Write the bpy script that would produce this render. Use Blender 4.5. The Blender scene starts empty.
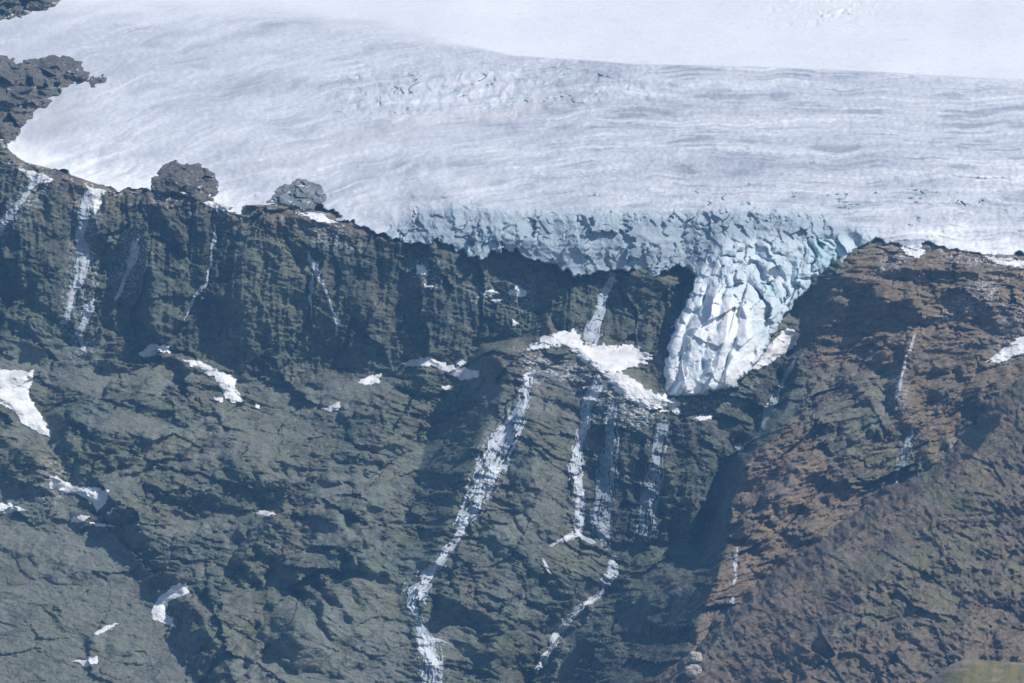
import bpy, math, random
import numpy as np
from mathutils import Vector
from mathutils.geometry import delaunay_2d_cdt

# ------------------------------------------------------------------ camera, sky, sun, exposure
scene = bpy.context.scene
DIST, FPX, CX, CY = 4000.0, 4000.0, 512.0, 341.5
PITCH = math.radians(4.0)
cam_d = bpy.data.cameras.new('camera'); cam = bpy.data.objects.new('camera', cam_d)
scene.collection.objects.link(cam); scene.camera = cam
cam_d.sensor_width = 36.0; cam_d.lens = 36.0 * FPX / 1024.0
cam_d.clip_start = 10.0; cam_d.clip_end = 30000.0
CAM = np.array([0.0, -DIST * math.cos(PITCH), DIST * math.sin(PITCH)])
cam.location = CAM; cam.rotation_euler = (math.pi / 2 - PITCH, 0, 0)

SUN_DIR = Vector((0.64, -0.24, 0.74)).normalized()
elev = math.asin(SUN_DIR.z); azim = math.atan2(SUN_DIR.x, SUN_DIR.y)
world = bpy.data.worlds.new('World'); scene.world = world; world.use_nodes = True
nt = world.node_tree; bg = nt.nodes['Background']
sky = nt.nodes.new('ShaderNodeTexSky'); sky.sky_type = 'NISHITA'; sky.sun_disc = False
sky.sun_elevation = elev; sky.sun_rotation = azim; sky.altitude = 2500
nt.links.new(sky.outputs[0], bg.inputs[0]); bg.inputs[1].default_value = 0.085
sl = bpy.data.lights.new('sun', 'SUN'); sun = bpy.data.objects.new('sun', sl); scene.collection.objects.link(sun)
sl.energy = 3.6; sl.angle = math.radians(0.5); sl.color = (1.0, 0.94, 0.85)
sun.rotation_euler = SUN_DIR.to_track_quat('Z', 'Y').to_euler(); sun.location = (800, -800, 1500)
vs = scene.view_settings
vs.view_transform = 'Standard'; vs.look = 'None'; vs.exposure = 0.48; vs.gamma = 1.0; vs.use_curve_mapping = False
scene.cycles.max_bounces = 4; scene.cycles.volume_bounces = 0; scene.cycles.diffuse_bounces = 2
HAZE_DENSITY = 0.000049; HAZE_COLOR = (0.21, 0.52, 1.0); HAZE_ANISO = 0.0

F32 = np.float32
rng = np.random.RandomState(7)
# ------------------------------------------------------------------ noise
_perm = rng.permutation(256).astype(np.int32); _perm = np.concatenate([_perm, _perm, _perm])
_g = rng.normal(size=(256, 3)).astype(F32); _g /= np.linalg.norm(_g, axis=1, keepdims=True)
def perlin(x, y, z=0.0):
    x = np.asarray(x, F32); y = np.asarray(y, F32); z = np.broadcast_to(np.asarray(z, F32), x.shape)
    xi = np.floor(x); yi = np.floor(y); zi = np.floor(z)
    fx = x - xi; fy = y - yi; fz = z - zi
    xi = xi.astype(np.int32) & 255; yi = yi.astype(np.int32) & 255; zi = zi.astype(np.int32) & 255
    u = fx * fx * fx * (fx * (fx * 6 - 15) + 10); v = fy * fy * fy * (fy * (fy * 6 - 15) + 10); w = fz * fz * fz * (fz * (fz * 6 - 15) + 10)
    def c(dx, dy, dz):
        h = _perm[_perm[_perm[xi + dx] + yi + dy] + zi + dz]
        g = _g[h]
        return g[..., 0] * (fx - dx) + g[..., 1] * (fy - dy) + g[..., 2] * (fz - dz)
    x00 = c(0, 0, 0); x00 = x00 + u * (c(1, 0, 0) - x00)
    x10 = c(0, 1, 0); x10 = x10 + u * (c(1, 1, 0) - x10)
    x01 = c(0, 0, 1); x01 = x01 + u * (c(1, 0, 1) - x01)
    x11 = c(0, 1, 1); x11 = x11 + u * (c(1, 1, 1) - x11)
    a = x00 + v * (x10 - x00); b = x01 + v * (x11 - x01)
    return (a + w * (b - a)) * 1.5
def fbm(x, y, z, octaves=3, gain=0.5, lac=2.03):
    s = 0; a = 1.0
    for k in range(octaves):
        s = s + a * perlin(x + 17.3 * k, y - 9.1 * k, z + 4.7 * k); a *= gain; x = x * lac; y = y * lac; z = z * lac
    return s
def ridged(x, y, z, octaves=2, gain=0.5):
    s = 0; a = 1.0
    for k in range(octaves):
        s = s + a * (1 - 2.2 * np.abs(perlin(x + 31.7 * k, y + 3.3 * k, z - 8.2 * k))); a *= gain; x = x * 2.1; y = y * 2.1; z = z * 2.1
    return s
_ft = rng.uniform(0.08, 0.92, size=(256, 2)).astype(F32); _fv = rng.normal(size=(256, 3)).astype(F32).clip(-1.6, 1.6)
def facet(u, v, seed=0, jump=0.25):
    """broken rock: every irregular cell is a plane with a tilt of its own"""
    u = np.asarray(u, F32); v = np.asarray(v, F32)
    iu = np.floor(u).astype(np.int32); iv = np.floor(v).astype(np.int32)
    best = np.full(u.shape, 1e9, F32); out = np.zeros(u.shape, F32)
    for dx in (-1, 0, 1):
        for dy in (-1, 0, 1):
            h = _perm[_perm[(iu + dx + seed * 37) & 255] + ((iv + dy) & 255)]
            ex = u - (iu + dx) - _ft[h, 0]; ey = v - (iv + dy) - _ft[h, 1]
            d = ex * ex + ey * ey; m = d < best
            best = np.where(m, d, best); out = np.where(m, jump * _fv[h, 0] + _fv[h, 1] * ex + _fv[h, 2] * ey, out)
    return out
def sstep(a, b, x):
    t = np.clip((x - a) / (b - a), 0, 1); return t * t * (3 - 2 * t)
# ------------------------------------------------------------------ 2D helpers, in the metres of the front elevation
def pts(s):
    return [tuple(float(v) for v in p.split(',')) for p in s.split()]
def segdist(poly, X, Y, val=None):
    """distance to polyline, side (+1 left of a downward line / below a rightward line), arc position, value along it"""
    best = np.full(X.shape, 1e9, F32); side = np.zeros(X.shape, F32); arc = np.zeros(X.shape, F32); vv = np.zeros(X.shape, F32)
    L = 0.0
    for k in range(len(poly) - 1):
        ax, ay = poly[k][:2]; bx, by = poly[k + 1][:2]
        dx, dy = bx - ax, by - ay; l2 = dx * dx + dy * dy + 1e-9; ln = math.sqrt(l2)
        t = np.clip(((X - ax) * dx + (Y - ay) * dy) / l2, 0, 1)
        ex = X - ax - t * dx; ey = Y - ay - t * dy
        d = np.sqrt(ex * ex + ey * ey)
        m = d < best
        best = np.where(m, d, best)
        side = np.where(m, np.sign(-(X - ax) * dy + (Y - ay) * dx), side)
        arc = np.where(m, L + t * ln, arc)
        if val is not None: vv = np.where(m, val[k] + t * (val[k + 1] - val[k]), vv)
        L += ln
    return best, side, arc, vv, L
def sdf(poly, X, Y):
    """signed distance, positive inside the closed outline"""
    d = segdist(list(poly) + [poly[0]], X, Y)[0]
    ins = np.zeros(X.shape, bool)
    n = len(poly)
    for k in range(n):
        ax, ay = poly[k][:2]; bx, by = poly[(k + 1) % n][:2]
        if ay == by: continue
        c = ((ay > Y) != (by > Y)) & (X < (bx - ax) * (Y - ay) / (by - ay) + ax)
        ins ^= c
    return np.where(ins, d, -d)
def axis(lo, hi, step, out_lo, out_hi):
    core = list(np.arange(lo, hi + 1e-6, step))
    a, s = lo, step; left = []
    while a > out_lo: s *= 1.07; a = max(a - s, out_lo); left.append(a)
    b, s = core[-1], step; right = []
    while b < out_hi: s *= 1.07; b = min(b + s, out_hi); right.append(b)
    return np.array(left[::-1] + core + right, F32)
def world_of(px, py, D):
    t = (DIST + D).astype(np.float64)
    rx = (px - CX) / FPX; uz = (CY - py) / FPX
    c, s = math.cos(PITCH), math.sin(PITCH)
    return np.stack([t * rx, CAM[1] + t * (c + uz * s), CAM[2] + t * (-s + uz * c)], -1)
def faceted(ctrl_lines, X, Y, blur=2):
    """depth surface through creases and spots: a triangulated net of planes"""
    P, E, V = [], [], []
    for ln in ctrl_lines:
        i0 = len(P)
        for p in ln: P.append(Vector((p[0], p[1]))); V.append(p[2])
        for k in range(i0, len(P) - 1): E.append((k, k + 1))
    vo, eo, fo, ov, oe, of = delaunay_2d_cdt(P, E, [], 0, 0.01)
    val = []
    for j, o in enumerate(ov):
        if o: val.append(V[o[0]])
        else:
            ws = sorted((((vo[j] - P[i]).length + 1e-3, V[i]) for i in range(len(P))))[:3]
            val.append(sum(v / d for d, v in ws) / sum(1 / d for d, v in ws))
    D = np.zeros(X.shape, F32)
    xs, ys = X[0], Y[:, 0]
    for f in fo:
        a, b, c = [vo[i] for i in f]; va, vb, vc = [val[i] for i in f]
        i0, i1 = np.searchsorted(xs, [min(a.x, b.x, c.x) - 1, max(a.x, b.x, c.x) + 1]); j0, j1 = np.searchsorted(ys, [min(a.y, b.y, c.y) - 1, max(a.y, b.y, c.y) + 1])
        x = X[j0:j1, i0:i1]; y = Y[j0:j1, i0:i1]
        den = (b.y - c.y) * (a.x - c.x) + (c.x - b.x) * (a.y - c.y)
        if abs(den) < 1e-6 or x.size == 0: continue
        u = ((b.y - c.y) * (x - c.x) + (c.x - b.x) * (y - c.y)) / den; v = ((c.y - a.y) * (x - c.x) + (a.x - c.x) * (y - c.y)) / den; w = 1 - u - v
        m = (u >= -1e-4) & (v >= -1e-4) & (w >= -1e-4)
        D[j0:j1, i0:i1] = np.where(m, u * va + v * vb + w * vc, D[j0:j1, i0:i1])
    return blur_grid(D, blur)
def blur_grid(D, n):
    if n < 1: return D
    for ax in (0, 1):
        for rep in range(2):
            p = np.pad(D, [(n, n) if a == ax else (0, 0) for a in (0, 1)], mode='edge').astype(np.float64)
            cs = np.cumsum(p, axis=ax)
            cs = np.concatenate([np.zeros_like(cs.take([0], axis=ax)), cs], axis=ax)
            k = 2 * n + 1; N = D.shape[ax]
            D = ((cs.take(range(k, k + N), axis=ax) - cs.take(range(0, N), axis=ax)) / k)
    return D.astype(F32)
# ------------------------------------------------------------------ mesh builders
def grid_mesh(name, px, py, D, keep, mat, attrs=None, parent=None, thick=25.0, smooth=True, whole=None):
    """sheet of quads where keep (per quad) is true, closed behind by a rim so it has a body"""
    H, Wd = D.shape
    co = world_of(px, py, D).reshape(-1, 3)
    idx = np.arange(H * Wd).reshape(H, Wd)
    q = np.stack([idx[1:, :-1], idx[1:, 1:], idx[:-1, 1:], idx[:-1, :-1]], -1)[keep]
    quads = [q]
    kp = np.pad(keep if whole is None else whole, 1)
    edges = []
    c = keep
    for m, (a, b) in ((c & ~kp[:-2, 1:-1], (idx[:-1, :-1], idx[:-1, 1:])), (c & ~kp[2:, 1:-1], (idx[1:, 1:], idx[1:, :-1])),
                      (c & ~kp[1:-1, :-2], (idx[1:, :-1], idx[:-1, :-1])), (c & ~kp[1:-1, 2:], (idx[:-1, 1:], idx[1:, 1:]))):
        edges.append(np.stack([a[m], b[m]], -1))
    edges = np.concatenate(edges)
    n0 = len(co)
    if thick > 0 and len(edges):
        rim = np.unique(edges); front = np.full(n0, -1); front[rim] = n0 + np.arange(len(rim)); back = front + len(rim)
        away = co[rim] - CAM; away /= np.linalg.norm(away, axis=1, keepdims=True)
        co = np.concatenate([co, co[rim], co[rim] + away * thick])
        quads.append(np.stack([front[edges[:, 0]], front[edges[:, 1]], back[edges[:, 1]], back[edges[:, 0]]], -1))
    else: rim = np.zeros(0, int)
    q = np.concatenate(quads)
    used = np.unique(q); remap = np.zeros(len(co), np.int64); remap[used] = np.arange(len(used))
    co = co[used]; q = remap[q]
    if parent is not None: org = np.array(parent.location)
    else: org = np.array([co[:, 0].mean(), co[:, 1].mean(), co[:, 2].min()])
    me = bpy.data.meshes.new(name)
    me.vertices.add(len(co)); me.vertices.foreach_set('co', (co - org).astype(F32).ravel())
    me.loops.add(q.size); me.loops.foreach_set('vertex_index', q.astype(np.int32).ravel())
    me.polygons.add(len(q)); me.polygons.foreach_set('loop_start', np.arange(0, q.size, 4, dtype=np.int32))
    me.update(calc_edges=True)
    me.polygons.foreach_set('use_smooth', np.full(len(q), smooth))
    for an, ch in (attrs or {}).items():
        full = np.stack([np.broadcast_to(np.asarray(c, F32), D.shape) for c in ch], -1).reshape(-1, 4)
        if len(rim): full = np.concatenate([full, full[rim], full[rim]])
        at = me.attributes.new(an, 'FLOAT_COLOR', 'POINT'); at.data.foreach_set('color', full[used].astype(F32).ravel())
    me.materials.append(mat)
    ob = bpy.data.objects.new(name, me); scene.collection.objects.link(ob)
    if parent is not None: ob.parent = parent
    else: ob.location = org
    return ob
def tag(o, label=None, cat=None, group=None, kind=None):
    if label: o['label'] = label
    if cat: o['category'] = cat
    if group: o['group'] = group
    if kind: o['kind'] = kind
    return o
# ------------------------------------------------------------------ materials
class NB:
    def __init__(s, name):
        s.m = bpy.data.materials.new(name); s.m.use_nodes = True; s.t = s.m.node_tree; s.b = s.t.nodes['Principled BSDF']
        s.b.inputs['Specular IOR Level'].default_value = 0.25
        s.geo = s.n('ShaderNodeNewGeometry').outputs['Position']
    def n(s, t, **kw):
        nd = s.t.nodes.new(t)
        for k, v in kw.items(): setattr(nd, k, v)
        return nd
    def l(s, a, b): s.t.links.new(a, b)
    def put(s, sock, v):
        if isinstance(v, bpy.types.NodeSocket): s.l(v, sock)
        elif isinstance(v, tuple) and len(v) == 3 and sock.type == 'RGBA': sock.default_value = v + (1,)
        else: sock.default_value = v
    def noise(s, scale, stretch=(1, 1, 1), rot=(0, 0, 0), detail=4, rough=0.6, dist=0.0):
        mp = s.n('ShaderNodeMapping'); s.l(s.geo, mp.inputs[0]); mp.inputs['Rotation'].default_value = rot
        mp2 = s.n('ShaderNodeMapping'); s.l(mp.outputs[0], mp2.inputs[0]); mp2.inputs['Scale'].default_value = stretch
        nz = s.n('ShaderNodeTexNoise'); s.l(mp2.outputs[0], nz.inputs['Vector']); nz.inputs['Scale'].default_value = scale
        nz.inputs['Detail'].default_value = detail; nz.inputs['Roughness'].default_value = rough; nz.inputs['Distortion'].default_value = dist
        return nz.outputs[0]
    def ramp(s, v, a, b, y0=0.0, y1=1.0):
        r = s.n('ShaderNodeMapRange'); r.interpolation_type = 'SMOOTHSTEP'; s.l(v, r.inputs[0])
        for i, q in enumerate((a, b, y0, y1)): r.inputs[1 + i].default_value = q
        return r.outputs[0]
    def mix(s, f, a, b):
        m = s.n('ShaderNodeMix', data_type='RGBA'); s.put(m.inputs[0], f); s.put(m.inputs[6], a); s.put(m.inputs[7], b); return m.outputs[2]
    def mul(s, a, b):
        m = s.n('ShaderNodeMath', operation='MULTIPLY'); s.put(m.inputs[0], a); s.put(m.inputs[1], b); return m.outputs[0]
    def add(s, a, b):
        m = s.n('ShaderNodeMath', operation='ADD'); s.put(m.inputs[0], a); s.put(m.inputs[1], b); return m.outputs[0]
    def attr(s, name):
        a = s.n('ShaderNodeAttribute', attribute_name=name); x = s.n('ShaderNodeSeparateColor'); s.l(a.outputs['Color'], x.inputs[0])
        return x.outputs[0], x.outputs[1], x.outputs[2], a.outputs['Alpha']
    def bump(s, h, dist, strength=1.0):
        b = s.n('ShaderNodeBump'); b.inputs['Strength'].default_value = strength; b.inputs['Distance'].default_value = dist
        s.l(h, b.inputs['Height']); s.l(b.outputs[0], s.b.inputs['Normal'])
def rock_material(name, rot, green, green2, dark, brown, brown2, gravel=(0.19, 0.21, 0.19)):
    k = NB(name); br, wet_shade, veg, dust = k.attr('zone'); rubble = k.attr('cover')[0]
    big = k.noise(0.012, detail=5); lay = k.noise(0.055, (1, 1, 2.6), rot, 8, 0.72, 0.5); fine = k.noise(0.35, (1, 1, 2), rot, 4, 0.7); grit = k.noise(0.16, (1, 1, 1.5), rot, 6, 0.8); mid = k.noise(0.045, detail=6, rough=0.7)
    g = k.mix(k.ramp(big, 0.35, 0.65), green, green2)
    b = k.mix(k.ramp(mid, 0.35, 0.65), brown, brown2)
    c = k.mix(br, g, b)
    c = k.mix(k.ramp(mid, 0.56, 0.72, 0, 0.55), c, brown)
    lam = k.noise(0.05, (1, 1, 7), rot, 6, 0.75, 0.25)
    c = k.mix(k.ramp(lay, 0.50, 0.36, 0, 0.75), c, dark)
    c = k.mix(k.ramp(lam, 0.47, 0.36, 0, 0.7), c, dark)
    c = k.mix(k.ramp(lam, 0.55, 0.68, 0, 0.5), c, brown)
    c = k.mix(k.ramp(lay, 0.58, 0.74, 0, 0.5), c, (0.27, 0.26, 0.225))
    c = k.mix(k.mul(rubble, k.ramp(fine, 0.25, 0.5)), c, gravel)
    c = k.mix(k.ramp(grit, 0.50, 0.37, 0, 0.65), c, dark)
    c = k.mix(k.ramp(grit, 0.54, 0.66, 0, 0.7), c, (0.31, 0.32, 0.29))
    c = k.mix(k.ramp(k.noise(0.02, (1, 1, 1.6), rot, 6, 0.72, 0.6), 0.54, 0.68, 0, 0.65), c, brown2)
    c = k.mix(k.ramp(k.noise(0.028, (1, 1, 1.4), rot, 6, 0.75, 0.4), 0.47, 0.36, 0, 0.6), c, dark)
    c = k.mix(k.mul(veg, k.ramp(fine, 0.38, 0.62)), c, (0.15, 0.155, 0.065))
    c = k.mix(k.mul(wet_shade, k.ramp(k.noise(0.09, (1, 1, 0.12), detail=4), 0.38, 0.6)), c, (0.035, 0.04, 0.045))
    c = k.mix(k.ramp(fine, 0.62, 0.78, 0, 0.4), c, (0.30, 0.29, 0.265))
    c = k.mix(k.mul(dust, k.ramp(k.noise(0.28, (1, 1, 1.8), rot, 5, 0.75), 0.50, 0.60)), c, (0.66, 0.68, 0.72))
    k.l(c, k.b.inputs['Base Color']); k.b.inputs['Roughness'].default_value = 0.85
    k.bump(k.add(k.mul(lay, 0.8), k.add(k.mul(lam, 0.7), k.mul(fine, 0.35))), 3.2)
    return k.m
M_slope = rock_material('grey_green_schist', (0, math.radians(-14), 0), (0.12, 0.145, 0.12), (0.16, 0.17, 0.118), (0.048, 0.056, 0.056), (0.235, 0.17, 0.115), (0.155, 0.14, 0.105))
M_butt = rock_material('brown_schist', (0, math.radians(16), 0), (0.145, 0.175, 0.14), (0.175, 0.185, 0.125), (0.07, 0.064, 0.06), (0.29, 0.20, 0.13), (0.22, 0.17, 0.12))
def glacier_material():
    k = NB('glacier_ice'); dirt, blue, pink, fresh = k.attr('zone')
    fine = k.noise(0.12, (0.5, 1, 1), detail=6, rough=0.7); big = k.noise(0.012, (0.6, 1, 1), detail=4)
    c = k.mix(k.ramp(big, 0.3, 0.7), (0.51, 0.54, 0.60), (0.61, 0.64, 0.70))
    c = k.mix(fresh, c, (0.83, 0.85, 0.88))
    c = k.mix(pink, c, (0.62, 0.56, 0.50))
    c = k.mix(dirt, c, (0.32, 0.355, 0.41))
    c = k.mix(k.ramp(fine, 0.52, 0.75, 0, 0.35), c, (0.42, 0.46, 0.50))
    c = k.mix(blue, c, (0.20, 0.42, 0.50))
    k.l(c, k.b.inputs['Base Color']); k.b.inputs['Roughness'].default_value = 0.6
    k.bump(k.add(fine, k.mul(k.noise(0.5, (0.4, 1, 1), detail=3), 0.4)), 2.0, 0.7)
    return k.m
M_ice = glacier_material()
def snow_material(name, c0, c1, c2, bd=1.0):
    k = NB(name); big = k.noise(0.05, (1, 1, 2), detail=5); fine = k.noise(0.4, detail=4, rough=0.7)
    c = k.mix(k.ramp(big, 0.35, 0.65), c0, c1); c = k.mix(k.ramp(fine, 0.6, 0.8, 0, 0.5), c, c2)
    k.l(c, k.b.inputs['Base Color']); k.b.inputs['Roughness'].default_value = 0.6; k.bump(fine, bd, 0.6); return k.m
M_snow = snow_material('old_snow', (0.60, 0.60, 0.61), (0.80, 0.81, 0.83), (0.48, 0.45, 0.41))
M_water = snow_material('white_water', (0.40, 0.44, 0.50), (0.64, 0.68, 0.73), (0.20, 0.24, 0.29), 2.0)
M_veil = snow_material('faint_water_veil', (0.20, 0.24, 0.29), (0.32, 0.36, 0.41), (0.12, 0.15, 0.18), 2.0)
M_film = snow_material('thin_water_film', (0.30, 0.34, 0.39), (0.48, 0.52, 0.57), (0.15, 0.18, 0.21), 2.0)
def simple_rock(name, a, b, c, snowy=1.0):
    k = NB(name); n1 = k.noise(0.08, (1, 1, 1.6), (0, 0.3, 0), 6, 0.7, 0.3); n2 = k.noise(0.4, detail=5, rough=0.7)
    x = k.mix(k.ramp(n1, 0.35, 0.65), a, b); x = k.mix(k.ramp(n2, 0.56, 0.7, 0, 0.8), x, c); x = k.mix(k.ramp(k.noise(0.085, (1, 1, 1.8), (0, 0.4, 0), 5, 0.7), 1.17 - 0.56 * snowy, 1.22 - 0.56 * snowy, 0, 0.9 if snowy else 0.0), x, (0.68, 0.70, 0.74))
    k.l(x, k.b.inputs['Base Color']); k.b.inputs['Roughness'].default_value = 0.9; k.bump(k.add(n1, n2), 1.4); return k.m
M_outcrop = simple_rock('dark_outcrop_rock', (0.08, 0.085, 0.08), (0.15, 0.14, 0.11), (0.21, 0.21, 0.21))
M_pale = simple_rock('pale_boulder_rock', (0.40, 0.36, 0.31), (0.48, 0.45, 0.39), (0.22, 0.20, 0.17), 0.0)

# ------------------------------------------------------------------ shared outlines
STEP = 0.8
xs = axis(-30, 1054, STEP, -480, 1500)
ys_r = axis(120, 700, STEP, 60, 980)
ys_g = axis(-20, 415, STEP, -170, 418)
GX, GY = np.meshgrid(xs, ys_g)
GX = GX.astype(F32); GY = GY.astype(F32)
RX, RY = np.meshgrid(xs, ys_r)
RX = RX.astype(F32); RY = RY.astype(F32)

# outer edge of the glacier, clockwise from the lower left
EDGE = pts('-500,95 -40,128 0,146 8,158 24,167 58,176 96,189 130,193 165,196 200,203 228,212 252,210 280,210 300,214 330,217 352,224 375,236 395,243 418,246 440,241 456,250 480,257 500,251 514,249 530,258 560,266 575,276 590,276 604,272 622,268 650,275 665,272 672,266 684,265 690,270 697,277 692,290 684,310 673,330 668,345 664,370 664,399 676,403 690,399 706,392 735,387 742,378 757,362 768,345 776,328 790,308 806,288 822,274 840,262 858,248 868,241 880,239 892,245 915,251 940,247 962,251 985,258 1024,261 1100,272 1510,330 1510,-180 -500,-180')
G_LINES = [
 pts('-500,-175,1300 0,-175,1200 512,-175,1250 1024,-175,1300 1510,-175,1300'),
 pts('-500,0,760 -100,0,690 60,10,640 260,0,690 512,0,700 800,0,700 1024,0,720 1510,0,760'),
 pts('-500,95,330 -40,128,150 0,146,100 24,167,62 58,176,46 96,189,38 165,196,34 200,203,32 252,210,28 300,214,26 330,217,24 375,236,12 418,246,6 440,241,6 480,257,2 514,249,7 560,266,3 590,276,-1 622,268,4 650,275,-1 684,265,5 697,277,-14 684,310,-36 668,345,-58 664,399,-92 690,399,-104 706,392,-106 735,387,-100 757,362,-76 776,328,-44 790,308,-18 806,288,2 822,274,10 840,262,16 858,248,20 868,241,22 892,245,26 940,247,30 985,258,30 1024,261,30 1100,272,30 1510,330,20'),
 pts('300,196,62 340,205,44 400,214,38 430,206,36 455,202,34 500,208,30 560,211,28 620,209,27 680,211,26 730,206,28 800,211,34 850,219,40 872,232,34'),
 pts('-500,60,480 0,60,400 100,70,380 300,60,430 460,52,470 640,64,430 800,68,430 1024,80,430 1510,110,430'),
 pts('0,120,190 100,130,180 200,150,150 300,150,150 400,150,160 512,150,170 640,150,170 800,150,175 1024,160,190 1510,200,220'),
 pts('690,285,-24 700,310,-48 702,340,-78 698,375,-100'), pts('720,225,14 724,260,-14 728,300,-50 728,340,-84 726,372,-104'),
 pts('752,240,8 765,270,-14 768,300,-38 758,330,-66'), pts('795,235,16 800,260,8'), pts('460,228,12 500,234,8 540,240,5 580,246,0 622,242,5 652,246,1'),
]
DG = faceted(G_LINES, GX, GY, 3)
ej = np.interp(GX, [-500, 300, 380, 1000, 1500], [2.5, 3, 4.5, 3, 2]).astype(F32)
eshift = np.interp(GX, [-500, 20, 120, 380, 440, 880, 930, 1500], [2, 6, 9, 9, 1, 1, 8, 5]).astype(F32)
ft0 = np.interp(GX, [0, 300, 340, 400, 430, 455, 500, 850, 895, 1600], [150, 195, 206, 214, 207, 203, 209, 214, 246, 300]).astype(F32)
wsm = sstep(0, -30, GY - ft0)
DG = DG * (1 - wsm) + blur_grid(DG, 16) * wsm
sdg = -eshift * np.clip(0.4 + 1.3 * fbm(GX / 24, GY / 18, 33.0, 3), 0, 1.6) + sdf(EDGE, GX + ej * fbm(GX / 11, GY / 11, 21.0, 3), GY + ej * fbm(GX / 9, GY / 9, 25.0, 3))
P0 = world_of(GX, GY, DG)
wx, wy, wz = [P0[..., i].astype(F32) for i in range(3)]
# -- flow coordinate of the ice stream: arcs round the outlet, flattening to the right
warp = fbm(GX / 90, GY / 40, 1.3, 3)
ex = np.where(GX < 690, (GX - 690) / 2.3, (GX - 690) / 6.0)
R_fl = np.sqrt(ex * ex + (GY - 420) ** 2) + 7 * warp
ang = np.arctan2(ex, 420 - GY)
def stripes(freq, along, seed, oct=3):
    return fbm(R_fl / freq, ang * along, seed, oct)
flat = sstep(2, 30, sdg)
above_front = sstep(214, 195, GY + 0 * GX)
front_top = np.interp(GX, [0, 300, 340, 400, 430, 455, 500, 560, 620, 680, 730, 800, 850, 875, 895, 1600], [150, 195, 206, 216, 207, 203, 209, 212, 210, 212, 207, 212, 222, 240, 250, 300]).astype(F32)
in_front = sstep(-9, 10, GY - front_top + 5 * perlin(GX / 25, GY / 12, 40.0)) * sstep(370, 410, GX) * sstep(890, 860, GX)
tong_sd = sdf(pts('697,277 705,258 718,245 740,238 770,236 800,240 830,236 870,238 855,255 840,264 822,276 806,290 790,310 776,330 768,347 757,364 742,380 735,389 706,394 690,401 664,401 662,370 667,345 672,330 683,310'), GX, GY)
tongue = sstep(-6, 8, tong_sd)
plate = np.clip(1 - in_front - tongue, 0, 1)
st1 = stripes(7, 9, 2.2); st2 = stripes(2.6, 14, 7.7, 2); st3 = stripes(22, 5, 4.1)
st4 = ridged(R_fl / 5.0, ang * 7, 3.7, 2) + 0.5 * ridged(R_fl / 2.6, ang * 11, 9.1, 1)
patch = sstep(-0.15, 0.45, fbm(GX / 55, GY / 13, 17.0, 3)); grain = fbm(GX / 5.5, GY / 2.0, 19.0, 3)
marg = np.interp(GX, [-500, 0, 200, 300, 460, 520, 640, 800, 1024, 1600], [12, 12, 12, 16, 46, 56, 64, 68, 80, 108]).astype(F32)
mw = np.interp(GX, [200, 440, 500, 1600], [16, 10, 0.8, 0.8]).astype(F32)
upper = sstep(mw, -mw, GY - marg - 8 * np.clip(mw / 10, 0, 1) * perlin(GX / 60, GY / 9, 30.0))                       # the smooth snowfield above the margin line
bumpy = fbm(wx / 14, wy / 45, wz / 14, 3)
rough_mid = np.exp(-((GY - (95 - 0.06 * (GX - 400))) / 22) ** 2) * sstep(300, 370, GX) * sstep(700, 560, GX)
ripple = (1 - upper) * plate
amp_r = sstep(20, 110, GX) * (0.6 + 0.6 * sstep(400, 650, GX))
DG = DG + ripple * (amp_r * (1.1 * st1 + 0.5 * st2 + 0.7 * patch * st4 + 0.8 * grain) + 4.0 * st3) * 1.2 + ripple * rough_mid * 4 * bumpy + 1.6 * ripple * bumpy
DG = DG + upper * (30 * sstep(420, 560, GX) + 8 * fbm(wx / 120, wy / 200, 0.5, 2))
sn_sd = np.exp(-(((GX - 822) / 60) ** 2 + ((GY - 10) / 17) ** 2))
DG = DG + sn_sd * sstep(-0.2, 0.4, fbm(GX / 22, GY / 9, 51.0, 2)) * 7 * fbm(GX / 9, GY / 4, 3.1, 3)
# short open crevasses strewn over the brink
cv = ridged(GX / 26, GY / 4.5, 5.5, 1); cvm = sstep(0.88, 0.99, cv) * sstep(0.1, 0.45, perlin(GX / 22, GY / 10, 8.8)) * (0.3 + 0.7 * sstep(560, 700, GX)) * ripple
brink = np.exp(-((GY - 198) / 16) ** 2) + 0.6 * np.exp(-((GY - 225) / 12) ** 2) * sstep(800, 850, GX) + 0.5 * rough_mid
cvm = cvm * np.clip(brink, 0, 1)
DG = DG + 5 * cvm
ck = sstep(0.80, 0.97, ridged(GX / 17 + 0.4 * warp, GY / 7 + 0.3 * GX / 17, 23.0, 1)) * sstep(0.0, 0.4, perlin(GX / 25, GY / 12, 27.0)) * np.clip(rough_mid * 1.3, 0, 1) * ripple
DG = DG + 5 * ck
# -- the ice front: angular faces
fa = ridged(wx / 30, wy / 40, wz / 24, 2) ; fb = ridged(wx / 11 + 0.4 * fa, wy / 16, wz / 12, 2); fc = fbm(wx / 4, wy / 6, wz / 4, 2)
strat = fbm(wx / 40, wy / 40, wz / 3.0, 2)
ia = facet(GX / 30 + 0.25 * fb, GY / 40 + 0.3 * GX / 30, 3, 0.4); ib = facet(GX / 12 + 0.2 * fc, GY / 22 - 0.3 * GX / 12, 4)
vc = sstep(0.80, 0.98, ridged(GX / 19 + 0.5 * fa + 0.35 * fb, GY / 26 + 0.5 * GX / 38, 14.0, 1)) * sstep(-0.1, 0.4, perlin(GX / 30, GY / 30, 15.5))
DG = DG - in_front * (1 - tongue) * (1.4 * fa + 0.4 * fb + 0.15 * fc + 0.4 * strat) + in_front * (1 - tongue) * (5.0 * ia + 1.9 * ib + 2.4 * vc)
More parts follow.
